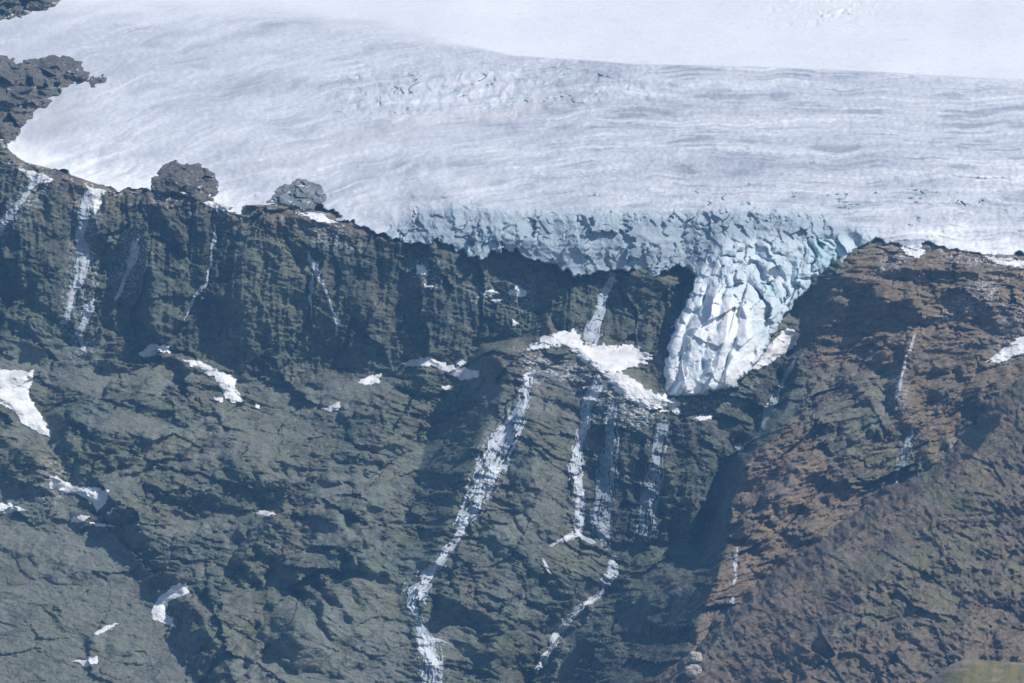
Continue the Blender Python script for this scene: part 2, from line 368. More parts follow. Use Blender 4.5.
# -- the tongue: arched seracs on the right, pillars on the left
tx, ty = GX - 738, GY - 318
rr = np.sqrt((tx * 1.0) ** 2 + (ty * 0.75) ** 2); th = np.arctan2(tx, -ty)
rw = rr + 9 * fbm(GX / 26, GY / 26, 2.0, 3) + 3 * facet(GX / 17, GY / 15, 9, 0.5)
arch = 1 - np.abs(((rw / 13.0) % 1) * 2 - 1)               # saw ridge
arch_cut = sstep(0.28, 0.0, arch)
right_w = sstep(-0.75, -0.1, th) * sstep(2.7, 2.2, th) * sstep(8, 18, rr)
pw = GX + 0.32 * (GY - 330) + 7 * fbm(GX / 28, GY / 45, 6.0, 2)
pil = 1 - np.abs(((pw / 23.0) % 1) * 2 - 1)
pil_cut = sstep(0.25, 0.0, pil)
cross = ridged(GX / 24, GY / 13, 4.4, 2)
left_w = 1 - right_w
jag = fbm(GX / 6, GY / 7, 3.3, 3); jr = ridged(GX / 13, GY / 17, 1.1, 2)
cutn = sstep(-0.25, 0.35, fbm(GX / 20, GY / 20, 12.0, 2))
sa = facet(rw / 15, th * 1.7 + 0.2 * rw / 15, 5, 0.45); sb = facet(pw / 22, GY / 34 + 0.3 * pw / 22, 6, 0.5); sc = facet(GX / 9 + 0.2 * jag, GY / 11 + 0.2 * jr, 7, 0.25)
DG = DG + tongue * (right_w * (5 * arch_cut * cutn - 2.4 * arch + 6.0 * sa) + left_w * (6 * pil_cut * cutn - 5.5 * pil + 6.0 * sb) + 1.5 * sc - 0.3 * cross - 0.4 * jr - 0.35 * jag)
DG = DG + 5 * np.exp(-((GX - 765 - 0.15 * (GY - 300)) / 5) ** 2) * tongue
# edges plunge behind the rock
DG = DG + 7.0 * np.clip(-sdg, 0, 6)
blue = np.clip(tongue * (0.50 * right_w * arch_cut * cutn + 0.18 * right_w + 0.35 * left_w * pil_cut * cutn + 0.08) + 0.30 * np.exp(-(((GX - 818) / 22) ** 2 + ((GY - 258) / 20) ** 2)), 0, 0.8) * (0.6 + 0.5 * fa)
blue = np.clip(blue + in_front * (1 - tongue) * (0.16 + 0.14 * np.clip(-fb, 0, 1) + 0.25 * vc) + 0.7 * cvm + 0.55 * ck, 0, 0.9)
dirt = np.clip(ripple * amp_r * (0.30 * np.clip(st1 + 0.1, 0, 1) + 0.25 * np.clip(st2, 0, 1) + 0.60 * patch * sstep(0.75, 1.4, st4) + 0.38 * np.clip(grain, 0, 1)) + ripple * 0.45 * np.clip(st3 + 0.1, 0, 1), 0, 1)
dirt = np.clip(dirt + in_front * (1 - tongue) * (0.80 + 0.3 * np.clip(strat, -1, 1)) * sstep(-2, 10, GY - front_top) + 0.5 * cvm + upper * 0.05 * np.clip(warp + .3, 0, 1), 0, 1)
foot = tongue * sstep(352, 385, GY) * np.clip(fbm(GX / 7, GY / 9, 9.0, 3) + 0.15, 0, 1)
pink = np.clip(0.5 * np.exp(-(((GX - 60 + 0.3 * (GY - 115)) / 26) ** 2 + ((GY - 112) / 25) ** 2)) * np.clip(warp + .6, 0, 1) + 0.25 * np.exp(-((R_fl - 318) / 7) ** 2) * sstep(220, 270, GX) * sstep(760, 500, GX) + 0.8 * foot, 0, 1)
whit = sstep(30, 6, sdg) * sstep(260, 200, GX) * (1 - in_front) + sstep(26, 6, sdg) * sstep(895, 940, GX)
fresh = np.clip(whit + 0.65 * upper + ripple * (0.45 * np.clip(-st1 - 0.1, 0, 1) + 0.7 * np.clip(-st2 - 0.15, 0, 1) * amp_r + 0.6 * np.clip(-grain - 0.15, 0, 1)) + tongue * (0.45 + 0.5 * left_w) * (0.75 + 0.3 * jr), 0, 1)
keepv = (sdg > -1.6)
keep = keepv[1:, 1:] & keepv[:-1, 1:] & keepv[1:, :-1] & keepv[:-1, :-1]
gl = bpy.data.objects.new('glacier', None); scene.collection.objects.link(gl); gl.location = (100, 0, 60)
gl.empty_display_size = 50
tag(gl, 'broad grey-white glacier with curved flow bands spilling over the dark cliff', 'glacier')
cxq = 0.25 * (GX[1:, 1:] + GX[:-1, 1:] + GX[1:, :-1] + GX[:-1, :-1]); cyq = 0.25 * (GY[1:, 1:] + GY[:-1, 1:] + GY[1:, :-1] + GY[:-1, :-1])
q_t = tong_sd[1:, 1:] > 0; q_f = (in_front[1:, 1:] > 0.5) & ~q_t; q_u = (upper[1:, 1:] > 0.5) & ~q_t & ~q_f
za = {'zone': (dirt, blue, pink, fresh)}
grid_mesh('ice_surface', GX, GY, DG, keep & ~q_t & ~q_f & ~q_u, M_ice, za, gl, whole=keep)
grid_mesh('upper_snowfield', GX, GY, DG, keep & q_u, M_ice, za, gl, whole=keep)
grid_mesh('ice_front', GX, GY, DG, keep & q_f, M_ice, za, gl, 40, whole=keep)
tg = grid_mesh('ice_tongue', GX, GY, DG, keep & q_t, M_ice, za, gl, 40, whole=keep)
tg['label'] = 'bluish crevassed icefall tongue hanging down over the rock step'

# ------------------------------------------------------------------ bedrock
R_LINES = [
 pts('-480,60,260 0,60,220 512,60,240 1024,60,240 1500,60,240'),
 pts('-480,120,140 -100,150,75 0,164,52 20,168,45 50,178,38 95,192,36 140,197,34 200,203,32 245,212,30 300,215,28 365,232,26 440,250,24 500,258,24 575,278,18 640,275,16 690,285,14 740,300,16 790,312,20 820,284,12 860,256,24 890,246,30 960,252,32 1024,262,30 1150,280,20 1500,330,-20'),
 # left wall and the gully of the left waterfall
 pts('-480,160,90 -100,185,40 0,192,24 50,205,16 95,222,16 140,222,14 200,228,12 245,238,10 300,242,12 365,252,14 420,264,14'), pts('830,300,2 870,276,4 905,268,8 960,274,6 1024,284,6 1150,310,-10'),
 pts('-480,330,-20 -100,345,-30 0,345,-30 40,330,-24 60,300,-10 58,250,4 45,200,30'), pts('0,250,6 30,250,2'), pts('92,196,38 82,240,26 76,280,14 66,325,0 48,372,-22 45,405,-58 52,440,-95 70,478,-136'),
 # the block right of the snow gully
 pts('100,330,4 92,362,-22 78,385,-52 70,420,-96 68,450,-124 84,480,-150 105,500,-168 130,528,-196'), pts('110,365,-18 150,362,-8 200,372,-14 250,384,-14'), pts('125,400,-66 140,440,-104 170,470,-128 200,500,-158'),
 # the middle cliff
 pts('112,220,34 125,270,26 128,320,10 150,352,2'), pts('148,215,26 150,260,10 152,310,0'), pts('188,215,28 186,270,18 200,320,10 205,352,4'), pts('225,225,22 240,280,8 245,340,0'), pts('150,352,2 205,352,4 250,372,-2 300,378,-4 365,372,-2 390,360,6 430,356,4 480,345,6 520,338,2'),
 pts('300,240,18 310,290,12 340,330,4 365,372,-2'), pts('370,250,18 372,300,12'), pts('402,256,30 402,300,26 388,362,6'), pts('430,262,18 425,310,12 432,356,4'), pts('540,270,20 545,310,16 560,330,-4'), pts('480,270,20 490,310,14'),
 # left slope
 pts('-480,700,-420 -100,683,-390 0,683,-370 100,683,-372 200,683,-372 300,683,-350 400,683,-338'), pts('-480,980,-800 100,980,-740 500,980,-640 900,980,-760 1500,980,-900'),
 pts('-100,520,-190 0,520,-180 60,520,-176 110,540,-200 150,600,-275 180,683,-374'), pts('-100,440,-110 0,440,-100 20,450,-108'), pts('300,430,-62 300,500,-150 300,560,-215'), pts('380,430,-70 380,500,-148 390,560,-220 400,620,-280'), pts('220,430,-72 220,520,-176 230,600,-262'), pts('300,620,-285'),
 # central spur with its ledge
 pts('492,352,-82 506,372,-94 500,400,-114 484,432,-142 470,470,-176 450,515,-208 430,560,-240 412,600,-272'), pts('440,362,-2 445,395,-18 424,450,-64 410,500,-130 404,530,-172'),
 pts('494,350,-80 530,346,-64 552,336,-50 580,345,-52 600,374,-86 630,394,-98 660,408,-104 700,420,-98 726,428,-78'), pts('560,328,-12 600,338,-20 645,342,-16 662,372,-50 690,400,-84'),
 pts('530,400,-108 536,450,-146 530,500,-180 520,560,-226 505,620,-266 490,683,-312'), pts('560,400,-96 562,450,-130 556,510,-166 560,545,-182 575,580,-200'), pts('580,400,-90 580,450,-108 582,530,-140'),
 pts('598,404,-100 602,460,-112 604,532,-142'), pts('640,414,-106 645,470,-116 648,538,-134'), pts('690,424,-98 694,480,-110 696,545,-124'),
 # stream bed between spur and buttress
 pts('792,345,-24 772,395,-60 738,440,-84 716,480,-100 700,545,-126 650,560,-150 620,572,-142 604,592,-150 572,614,-162 548,648,-178 530,683,-194'),
 # buttress crest and face
 pts('860,256,24 836,276,4 822,300,12 812,340,0 806,385,-50 800,410,-104 770,440,-140 742,466,-168 730,500,-190 728,540,-236 716,580,-308 690,640,-368 660,683,-402'),
 pts('905,275,14 890,330,-16 880,390,-64 860,450,-136 820,500,-190 790,560,-236 760,620,-285 740,683,-356'), pts('960,275,16 960,330,-16 950,400,-70 920,450,-110 880,510,-152'), pts('1024,285,10 1030,350,-40 1024,400,-80 1000,470,-120'), pts('1150,330,-40 1150,420,-140 1100,560,-300 1000,683,-420'), pts('1500,420,-200 1500,700,-520'),
 pts('640,600,-214 650,640,-276 610,683,-306'), pts('690,590,-282'),
]
DR = faceted(R_LINES, RX, RY, 2)
sdr = sdf(EDGE, RX, RY)
# ridges: (line, height, reach on the steep side, reach on the gentle side)
RIDGES = [
 ('1012,418 996,434 968,462 940,484 905,508', 60, 42, 40), ('905,508 870,530 830,558 780,594 735,628', 52, 26, 14),
 ('790,345 775,395 742,440 720,480 712,530', -26, 16, 16),
 ('124,512 140,530 160,560 190,600 214,640 236,690', 24, 26, 60), ('356,515 372,548 352,582 298,622', 30, 60, 50), ('245,560 262,530 288,511 330,512', 14, 26, 30),
 ('286,630 272,662 252,690', 16, 28, 60), ('165,490 210,498 260,492 330,500 400,510', 10, 12, 30), ('150,405 185,415 218,424', 8, 10, 30), ('150,440 200,450 260,462 330,455', 8, 12, 26),
 ('240,470 280,478 340,482', 9, 12, 24), ('420,380 470,396', 6, 14, 20), ('500,530 530,565 556,602', 12, 18, 26), ('450,600 480,610 522,630', 16, 16, 26), ('470,645 525,655', 9, 12, 26),
 ('520,440 535,480 540,520', 6, 16, 20), ('0,270 30,290 64,322', 7, 8, 26), ('0,310 30,325 50,350', 6, 8, 20), ('0,430 25,455 45,480', 7, 12, 20), ('0,545 40,555 88,572', 6, 9, 26), ('60,620 90,640 130,650', 5, 9, 26),
 ('880,301 898,300 916,304', 16, 20, 18), ('900,338 878,362 858,380', 12, 22, 26), ('880,420 858,440 842,458', 16, 16, 26), ('798,468 778,494 756,524', 18, 20, 30), ('905,345 903,370 898,398', 14, 14, 24),
 ('860,262 900,270 950,268', 6, 10, 20), ('840,300 880,288 930,292 1000,300', 9, 12, 30), ('930,320 980,322 1040,318', 8, 12, 26), ('940,395 980,388 1030,370', 14, 22, 22), ('820,360 850,372 870,400', 7, 10, 20), ('905,410 930,440 925,470', 10, 20, 30),
 ('770,560 810,540 850,530', 7, 12, 26), ('740,520 790,510', 7, 12, 30), ('640,600 690,570 725,560', 10, 30, 20), ('600,640 660,610', 10, 30, 26), ('645,425 650,470 652,530', 5, 12, 12), ('690,430 692,480 690,540', 6, 12, 12),
 ('660,352 668,375', 8, 14, 10), ('150,210 152,260 154,320', 5, 14, 24), ('225,225 240,280 246,345', 5, 14, 24), ('575,285 570,320', 6, 12, 18),
]
for s, amp, wl, wr in RIDGES:
    ln = pts(s); X0, X1 = min(p[0] for p in ln) - 80, max(p[0] for p in ln) + 80; Y0, Y1 = min(p[1] for p in ln) - 80, max(p[1] for p in ln) + 80
    i0, i1 = np.searchsorted(xs, [X0, X1]); j0, j1 = np.searchsorted(ys_r, [Y0, Y1])
    x = RX[j0:j1, i0:i1]; y = RY[j0:j1, i0:i1]
    jx = 6 * perlin(x / 17, y / 17, amp * 0.37); jy = 6 * perlin(x / 17 + 50, y / 17, amp * 0.37)
    d, sd, arc, _, L = segdist(ln, x + jx, y + jy)
    prof = np.where(sd > 0, np.clip(1 - d / wl, 0, 1), np.clip(1 - d / wr, 0, 1)) * (0.75 + 0.5 * perlin(arc / 15, d * 0, amp))
    DR[j0:j1, i0:i1] -= 1.8 * amp * prof
# rounded bluffs and knobs: centre, half width, half height, how far they bulge
KNOBS = [(140,425,66,46,20),(196,480,52,22,16),(262,470,48,20,13),(330,462,48,24,14),(300,545,58,46,26),(206,560,40,34,16),(222,628,40,50,24),(385,425,44,28,14),(392,505,44,22,13),(352,398,40,22,10),(120,508,26,16,10),(60,560,50,22,7),(40,470,30,28,12),(330,640,60,34,12),
 (532,440,26,52,12),(540,500,34,40,12),(498,572,42,36,16),(556,608,36,26,14),(520,648,46,20,12),(600,520,22,18,6),(672,470,26,60,7),(624,460,18,60,6),(30,240,34,50,14),(165,275,24,70,12),(262,290,40,80,12),(345,310,40,60,10),(455,305,40,44,9),(560,305,24,30,7),(108,350,24,18,10),
 (856,410,58,30,16),(792,478,58,34,15),(846,534,62,32,14),(950,350,56,26,14),(930,440,36,30,12),(985,300,46,20,10),(770,545,36,30,10),(440,380,40,16,8)]
for cx_, cy_, rx_, ry_, hh in KNOBS:
    i0, i1 = np.searchsorted(xs, [cx_ - 1.5 * rx_, cx_ + 1.5 * rx_]); j0, j1 = np.searchsorted(ys_r, [cy_ - 1.6 * ry_, cy_ + 1.6 * ry_])
    x = RX[j0:j1, i0:i1]; y = RY[j0:j1, i0:i1]
    d = np.sqrt(((x - cx_) / rx_ + 0.38 * fbm(x / 26, y / 26, cx_ * 0.13, 3)) ** 2 + ((y - cy_) / ry_ + 0.38 * fbm(x / 24 + 7, y / 24, cx_ * 0.17, 3)) ** 2)
    DR[j0:j1, i0:i1] -= hh * np.sqrt(np.clip(1 - d * d, 0, 1))
P0 = world_of(RX, RY, DR)
wx, wy, wz = [P0[..., i].astype(F32) for i in range(3)]
def soft(s, w):
    return sstep(-w, w, sdf(pts(s), RX, RY) + 5 * perlin(RX / 14, RY / 14, 2.5))
cliff = soft('-480,150 0,165 245,212 440,250 575,280 690,285 700,400 660,400 640,345 560,330 500,340 430,360 380,372 300,380 240,372 160,350 100,340 60,330 0,340 -480,350', 10)
wetwall = soft('588,410 640,412 710,424 715,480 700,545 610,545 590,520', 8)
scree = soft('-480,520 50,520 110,530 160,610 210,690 300,980 -480,980', 14); scree = np.maximum(scree, soft('300,620 380,570 420,590 400,690 260,700', 14)); scree = np.maximum(scree, 0.6 * soft('230,410 300,395 330,430 300,470 230,450', 14))
butt = soft('862,240 836,276 818,300 806,385 798,412 740,466 728,540 690,640 650,720 650,990 1510,990 1510,200 1024,255', 6)
w1 = fbm(wx / 60, wy / 60, wz / 60, 2)
n1 = fbm(wx / 75, wy / 75, wz / 75, 2)
bl = ridged(wx / 22 + 0.4 * w1, wy / 22, wz / 22, 2)
ver2 = ridged(wx / 27 + 0.4 * w1, wy / 80, wz / 150, 2)
ver = ridged(wx / 9 + 0.5 * w1, wy / 40, wz / 70, 2)
rub = sstep(0.0, 0.45, fbm(wx / 55, wy / 70, wz / 40 + 9.0, 3)) * (1 - cliff) * (1 - wetwall) * (1 - 0.7 * butt)      # gravel lying between the ledges
rub = np.clip(np.maximum(rub, scree), 0, 1)
amp = 1 - 0.75 * rub
BIG = 0.75 - 0.45 * soft('800,240 1060,240 1060,420 900,430 800,400', 20) - 0.5 * soft('480,340 560,325 730,400 740,470 720,560 660,683 480,690 420,600', 20)
def strata(sl, dip, seed, rib=0.0):
    x, y, z, a, b = wx[:, sl], wy[:, sl], wz[:, sl], w1[:, sl], n1[:, sl]
    bu = x * math.cos(dip) - z * math.sin(dip); bv = x * math.sin(dip) + z * math.cos(dip) + 0.3 * y
    m2 = ridged(bu / 40, y / 40, bv / 15 + 0.5 * a, 2); m3 = ridged(bu / 15 + 0.4 * b, y / 16, bv / 6.5 + 0.6 * a, 2); m4 = fbm(bu / 5, y / 5, bv / 2.8, 3)
    fu = bu + 6 * a + 3 * m4; fv = bv + 6 * b + 2 * m4
    A, R, C = amp[:, sl], rub[:, sl], cliff[:, sl]
    r = -A * (1 - 0.6 * C) * 1.2 * m2 - (A + 0.1) * (0.7 * m3 + 0.6 * m4) - rib * 3.2 * ridged(bu / 95, y / 90, bv / 9 + 0.8 * a, 2)
    for per, hgt, sd in ((17.0, 3.2, 0.0), (8.0, 1.5, 5.0)):
        q = bv / per + 1.1 * fbm(bu / (per * 4.5), y / (per * 4), bv / (per * 3.5) + sd, 2); fr = q - np.floor(q)
        saw = np.where(fr < 0.84, fr / 0.84, (1 - fr) / 0.16)
        on = sstep(-0.15, 0.30, perlin(bu / (per * 3.2), y / (per * 3), bv / (per * 1.5) + 3 + sd))
        r = r + (A + 0.15) * (1 - 0.75 * C) * hgt * on * (saw - 0.5)
    return r + (A + 0.12) * (1 - 0.7 * C) * (20.0 * BIG[:, sl] * facet(fu / 105, fv / 62, seed + 3, 0.1) + 7.0 * facet(fu / 50, fv / 27, seed, 0.15)) + (A + 0.1) * (1 - 0.4 * C) * 2.7 * facet(fu / 20, fv / 10, seed + 1, 0.2) + (A + 0.2) * 1.1 * facet(fu / 8, fv / 4.8, seed + 2)
kx = int(np.searchsorted(xs, 600)); kz = int(np.searchsorted(xs, 930))
wb = np.clip(butt, 0, 1); st = np.zeros_like(DR)
st[:, :kz] += strata(slice(0, kz), math.radians(16), 11) * (1 - wb[:, :kz]); hi_w = sstep(330, 400, RY)
st[:, kx:] += (strata(slice(kx, None), math.radians(-26), 31, 1.0) * hi_w[:, kx:] + strata(slice(kx, None), math.radians(3), 41, 0.8) * (1 - hi_w[:, kx:])) * wb[:, kx:]
f1c = facet(wx / 42 + 0.35 * w1, wz / 90 + 0.25 * w1, 14, 0.4)
DR = DR - (1 - scree * .6) * 6 * n1 - amp * (1 - 0.6 * cliff) * 1.3 * bl - np.maximum(cliff, wetwall) * (2.2 * ver + 3.6 * ver2) - scree * 1.0 * fbm(wx / 5, wy / 5, wz / 3.5, 3) - rub * 0.7 * np.clip(ridged(wx / 7, wy / 7, wz / 5, 1) - 0.35, 0, 1) + st + cliff * 9.0 * f1c
DR = np.where(sdr > 0, DR + 1.2 * np.clip(sdr, 0, 60), DR)
# under the ice the bedrock stays below it
DGi = np.empty_like(DR); yi = np.clip(np.searchsorted(ys_g, ys_r), 0, len(ys_g) - 1); DGi[:] = DG[yi, :]
under = sdr > 5
DR = np.where(under, np.maximum(DR, DGi + 3 + 0.8 * np.clip(sdr - 5, 0, 80)), DR).astype(F32)
brown = np.clip(butt * (0.95 - 0.75 * soft('800,375 870,365 900,395 900,440 940,470 960,500 880,520 830,460 795,420', 16)), 0, 1)
brown = np.clip(brown + 0.75 * sstep(34, 4, -sdr) * sstep(-10, 40, RX) * sstep(420, 380, RX) + 0.5 * soft('480,350 530,345 560,400 600,420 590,440 520,400', 10), 0, 1)
wet_shade = np.clip(0.75 * wetwall + 0.55 * cliff * sstep(-0.2, 0.3, perlin(wx / 50, 0 * wx, wz / 200)) + 0.6 * soft('700,400 800,330 815,380 735,460 720,545 640,600 560,683 640,700 690,640 720,560 735,470', 14) + 0.4 * soft('575,270 700,275 690,345 590,345', 8), 0, 1)  # water-darkened walls, plus painted shade on the gully flank right of the spur
dust = np.zeros_like(DR)
for s, w, a in (('40,172 55,185 30,215 5,240 -10,225 15,195', 7, 0.8), ('120,230 145,225 150,265 125,300 110,280', 9, 0.7), ('75,190 98,192 96,290 70,330 100,340 80,365 60,330', 8, 0.8), ('520,350 600,372 670,405 640,430 600,420 560,380 530,390', 9, 0.95), ('975,280 1010,275 990,310 945,325 935,315', 8, 0.8), ('1000,300 1040,290 1040,360 990,365', 9, 0.65), ('300,225 340,228 360,250 320,250', 8, 0.7), ('405,255 440,262 440,290 410,285', 7, 0.7), ('470,285 535,280 530,310 470,305', 8, 0.6), ('885,243 915,252 895,275 875,275', 6, 0.7), ('940,248 1030,262 1030,275 950,262', 5, 0.8), ('40,450 75,470 60,510 30,500', 9, 0.4), ('890,375 915,385 900,420 885,410', 6, 0.5), ('905,425 925,420 900,490 890,480', 6, 0.6), ('960,430 975,435 935,475 925,465', 6, 0.5), ('670,395 760,380 740,405 690,425', 6, 0.5)):
    dust = np.maximum(dust, a * soft(s, w))
rimn = sstep(0.05, 0.35, fbm(RX / 13, RY / 7, 44.0, 3)) * np.where((RX < 345) | (RX > 885), 1, 0)
dust = np.maximum(dust, 0.95 * sstep(20, 3, np.abs(sdr + 2)) * rimn)
veg = np.clip(0.25 * rub + 0.35 * sstep(0.0, 0.5, perlin(wx / 70, wy / 70, wz / 70)), 0, 1) * (1 - cliff * .5)
zr = {'zone': (brown, wet_shade, veg, dust), 'cover': (rub, 0 * rub, 0 * rub, 0 * rub)}
kb = (0.5 < butt[1:, 1:]) & (RY[1:, 1:] > 180)
grid_mesh('mountainside', RX, RY, DR, ~kb, M_slope, zr, whole=kb | ~kb)['kind'] = 'structure'
grid_mesh('buttress_slope', RX, RY, DR, kb, M_butt, zr, whole=kb | ~kb)['kind'] = 'structure'

# ------------------------------------------------------------------ nearer ridge at the lower right
ys_n = axis(395, 700, STEP, 200, 980); xs_n = axis(620, 1054, STEP, 560, 1500)
NX, NY = [a.astype(F32) for a in np.meshgrid(xs_n, ys_n)]
CREST = pts('560,760 640,705 668,684 690,664 712,645 735,622 780,590 830,554 870,526 905,504 940,481 968,460 990,436 1006,412 1024,400 1100,352 1510,190')
N_LINES = [pts('560,760,-500 640,705,-470 690,664,-440 735,622,-410 780,590,-400 830,554,-372 870,526,-345 905,504,-325 940,481,-300 968,460,-285 1006,412,-250 1024,400,-240 1100,352,-200 1510,190,-60'),
 pts('560,980,-800 900,980,-840 1500,980,-900'), pts('740,683,-480 800,640,-464 850,590,-420 900,560,-396 960,520,-352 1024,470,-306 1150,430,-290 1500,400,-280'), pts('800,690,-520 860,640,-486 900,620,-470 950,590,-424 1024,560,-388 1150,540,-380 1500,600,-460'), pts('900,690,-540 960,660,-510 1024,640,-470 1200,660,-500'), pts('560,200,0 1000,200,-40')]
DN = faceted(N_LINES, NX, NY, 3)
sdn = sdf(CREST + [(1510, 990), (560, 990)], NX, NY) + 3.0 * fbm(NX / 14, NY / 14, 4.0, 3)
P0 = world_of(NX, NY, DN); wx, wy, wz = [P0[..., i].astype(F32) for i in range(3)]
bu = wx * 0.9 - wz * 0.44; bv = wx * 0.44 + wz * 0.9
w1 = fbm(wx / 60, wy / 60, wz / 60, 2)
n1 = fbm(wx / 60, wy / 60, wz / 60, 2); bl = ridged(wx / 26 + .4 * w1, wy / 26, wz / 26, 3); n2 = ridged(bu / 30, wy / 30, bv / 12, 2); n4 = fbm(wx / 6, wy / 6, wz / 4, 3); blk = ridged(wx / 10, wy / 12, wz / 10, 2)
lower = sstep(10, 70, sdn) 
DN = DN + (2 + 6 * lower) * facet(bu / 40 + 0.2 * w1, bv / 26, 21) + (1.0 + 1.4 * lower) * facet(bu / 15 + 0.2 * n4, bv / 9, 22) + 1.6 * facet(bu / 7, bv / 5, 23)
DN = DN - 6 * n1 - (1 + 2.5 * lower) * bl - 0.8 * n2 - 1.1 * blk * (0.4 + lower) - 0.9 * n4
for s, a, wl, wr in (('830,640 850,600 880,575', 14, 26, 30), ('880,683 905,640 930,610', 16, 26, 30), ('960,650 975,610 1000,590', 14, 24, 30), ('1010,683 1020,630 1040,600', 14, 22, 30), ('860,590 900,570 960,560 1030,535', 8, 14, 26), ('770,683 800,650 850,622', 8, 14, 26), ('950,520 1000,500', 8, 14, 26)):
    d, sd, arc, _, L = segdist(pts(s), NX + 8 * perlin(NX / 17, NY / 17, a), NY + 8 * perlin(NX / 17 + 40, NY / 17, a))
    DN = DN - a * np.where(sd > 0, np.clip(1 - d / wl, 0, 1), np.clip(1 - d / wr, 0, 1))
DN = DN + np.where(sdn < 0, 6 * np.clip(-sdn, 0, 30), 0)
def softn(s, w): return sstep(-w, w, sdf(pts(s), NX, NY) + 5 * perlin(NX / 14, NY / 14, 2.5))
vegn = np.clip((0.45 + 0.9 * perlin(wx / 22, wy / 22, wz / 22)) * softn('880,540 960,480 1024,410 1100,380 1100,560 960,600 900,640 860,600', 20) * 0.8 + 0.3 * sstep(0, .4, perlin(wx / 40, wy / 40, wz / 40)), 0, 1)
brn = np.clip(0.95 - 0.6 * sstep(-0.1, 0.5, perlin(wx / 55, wy / 55, wz / 55 + 3)), 0, 1)
kn = sdn > -20
zn = {'zone': (brn, 0 * DN, vegn, 0 * DN), 'cover': (0.3 * vegn, 0 * DN, 0 * DN, 0 * DN)}
M_near = rock_material('olive_brown_rock', (0, math.radians(20), 0), (0.14, 0.16, 0.13), (0.165, 0.165, 0.10), (0.06, 0.06, 0.054), (0.235, 0.17, 0.12), (0.19, 0.15, 0.11))
grid_mesh('foreground_ridge', NX, NY, DN.astype(F32), kn[1:, 1:] & kn[:-1, :-1] & kn[1:, :-1] & kn[:-1, 1:], M_near, zn, None, 80)['kind'] = 'structure'

# grassy hill in the lower right corner
xs_k = axis(900, 1060, 1.2, 860, 1500); ys_k = axis(650, 700, 0.8, 640, 980)
KX, KY = [a.astype(F32) for a in np.meshgrid(xs_k, ys_k)]
topk = np.interp(KX, [860, 925, 940, 950, 962, 975, 1000, 1024, 1100, 1510], [760, 686, 674, 667, 662, 661.5, 664, 665.5, 668, 720]).astype(F32) + 0.8 * perlin(KX / 9, KX * 0, 3.0)
DK = -1250 - (KY - topk) * 2.2 + 0.004 * (KX - 990) ** 2 * 0.3
DK = DK + np.where(KY < topk, (topk - KY) * 20, 0) - 5 * fbm(KX / 30, KY / 12, 1.0, 3) - 1.2 * fbm(KX / 4, KY / 2.0, 5.0, 2)
kk = KY > topk - 3
k = NB('short_grass'); veg_, soil_, _a, _b = k.attr('zone'); fine = k.noise(0.8, detail=5, rough=0.7)
c = k.mix(k.ramp(fine, 0.35, 0.65), (0.15, 0.145, 0.055), (0.20, 0.175, 0.08)); c = k.mix(soil_, c, (0.28, 0.235, 0.18)); k.l(c, k.b.inputs['Base Color']); k.bump(fine, 1.0)
soil = np.clip(sstep(5, 1, KY - topk) * sstep(990, 960, KX) + sstep(0.1, 0.5, perlin(KX / 26, KY / 6, 2.0)), 0, 1)
grid_mesh('grassy_hill', KX, KY, DK.astype(F32), (kk[1:, 1:] & kk[:-1, :-1]), k.m, {'zone': (0 * DK, soil, 0 * DK, 0 * DK)}, None, 200)['kind'] = 'structure'

# ------------------------------------------------------------------ sampling of finished surfaces
def bilinear(xs, ys, D, X, Y):
    i = np.clip(np.searchsorted(xs, X) - 1, 0, len(xs) - 2); j = np.clip(np.searchsorted(ys, Y) - 1, 0, len(ys) - 2)
    u = np.clip((X - xs[i]) / (xs[i + 1] - xs[i]), 0, 1); v = np.clip((Y - ys[j]) / (ys[j + 1] - ys[j]), 0, 1)
    return ((1 - u) * (1 - v) * D[j, i] + u * (1 - v) * D[j, i + 1] + (1 - u) * v * D[j + 1, i] + u * v * D[j + 1, i + 1]).astype(F32)
DRs = blur_grid(DR, 4)
def rock_at(X, Y): return bilinear(xs, ys_r, DR, X, Y)
def rock_soft(X, Y): return bilinear(xs, ys_r, DRs, X, Y)
def ice_at(X, Y): return bilinear(xs, ys_g, DG, X, Y)
def local_grid(poly, pad, step):
    X0, X1 = min(p[0] for p in poly) - pad, max(p[0] for p in poly) + pad; Y0, Y1 = min(p[1] for p in poly) - pad, max(p[1] for p in poly) + pad
    x, y = np.meshgrid(np.arange(X0, X1, step), np.arange(Y0, Y1, step)); return x.astype(F32), y.astype(F32)
def quads_of(v): return v[1:, 1:] & v[:-1, 1:] & v[1:, :-1] & v[:-1, :-1]

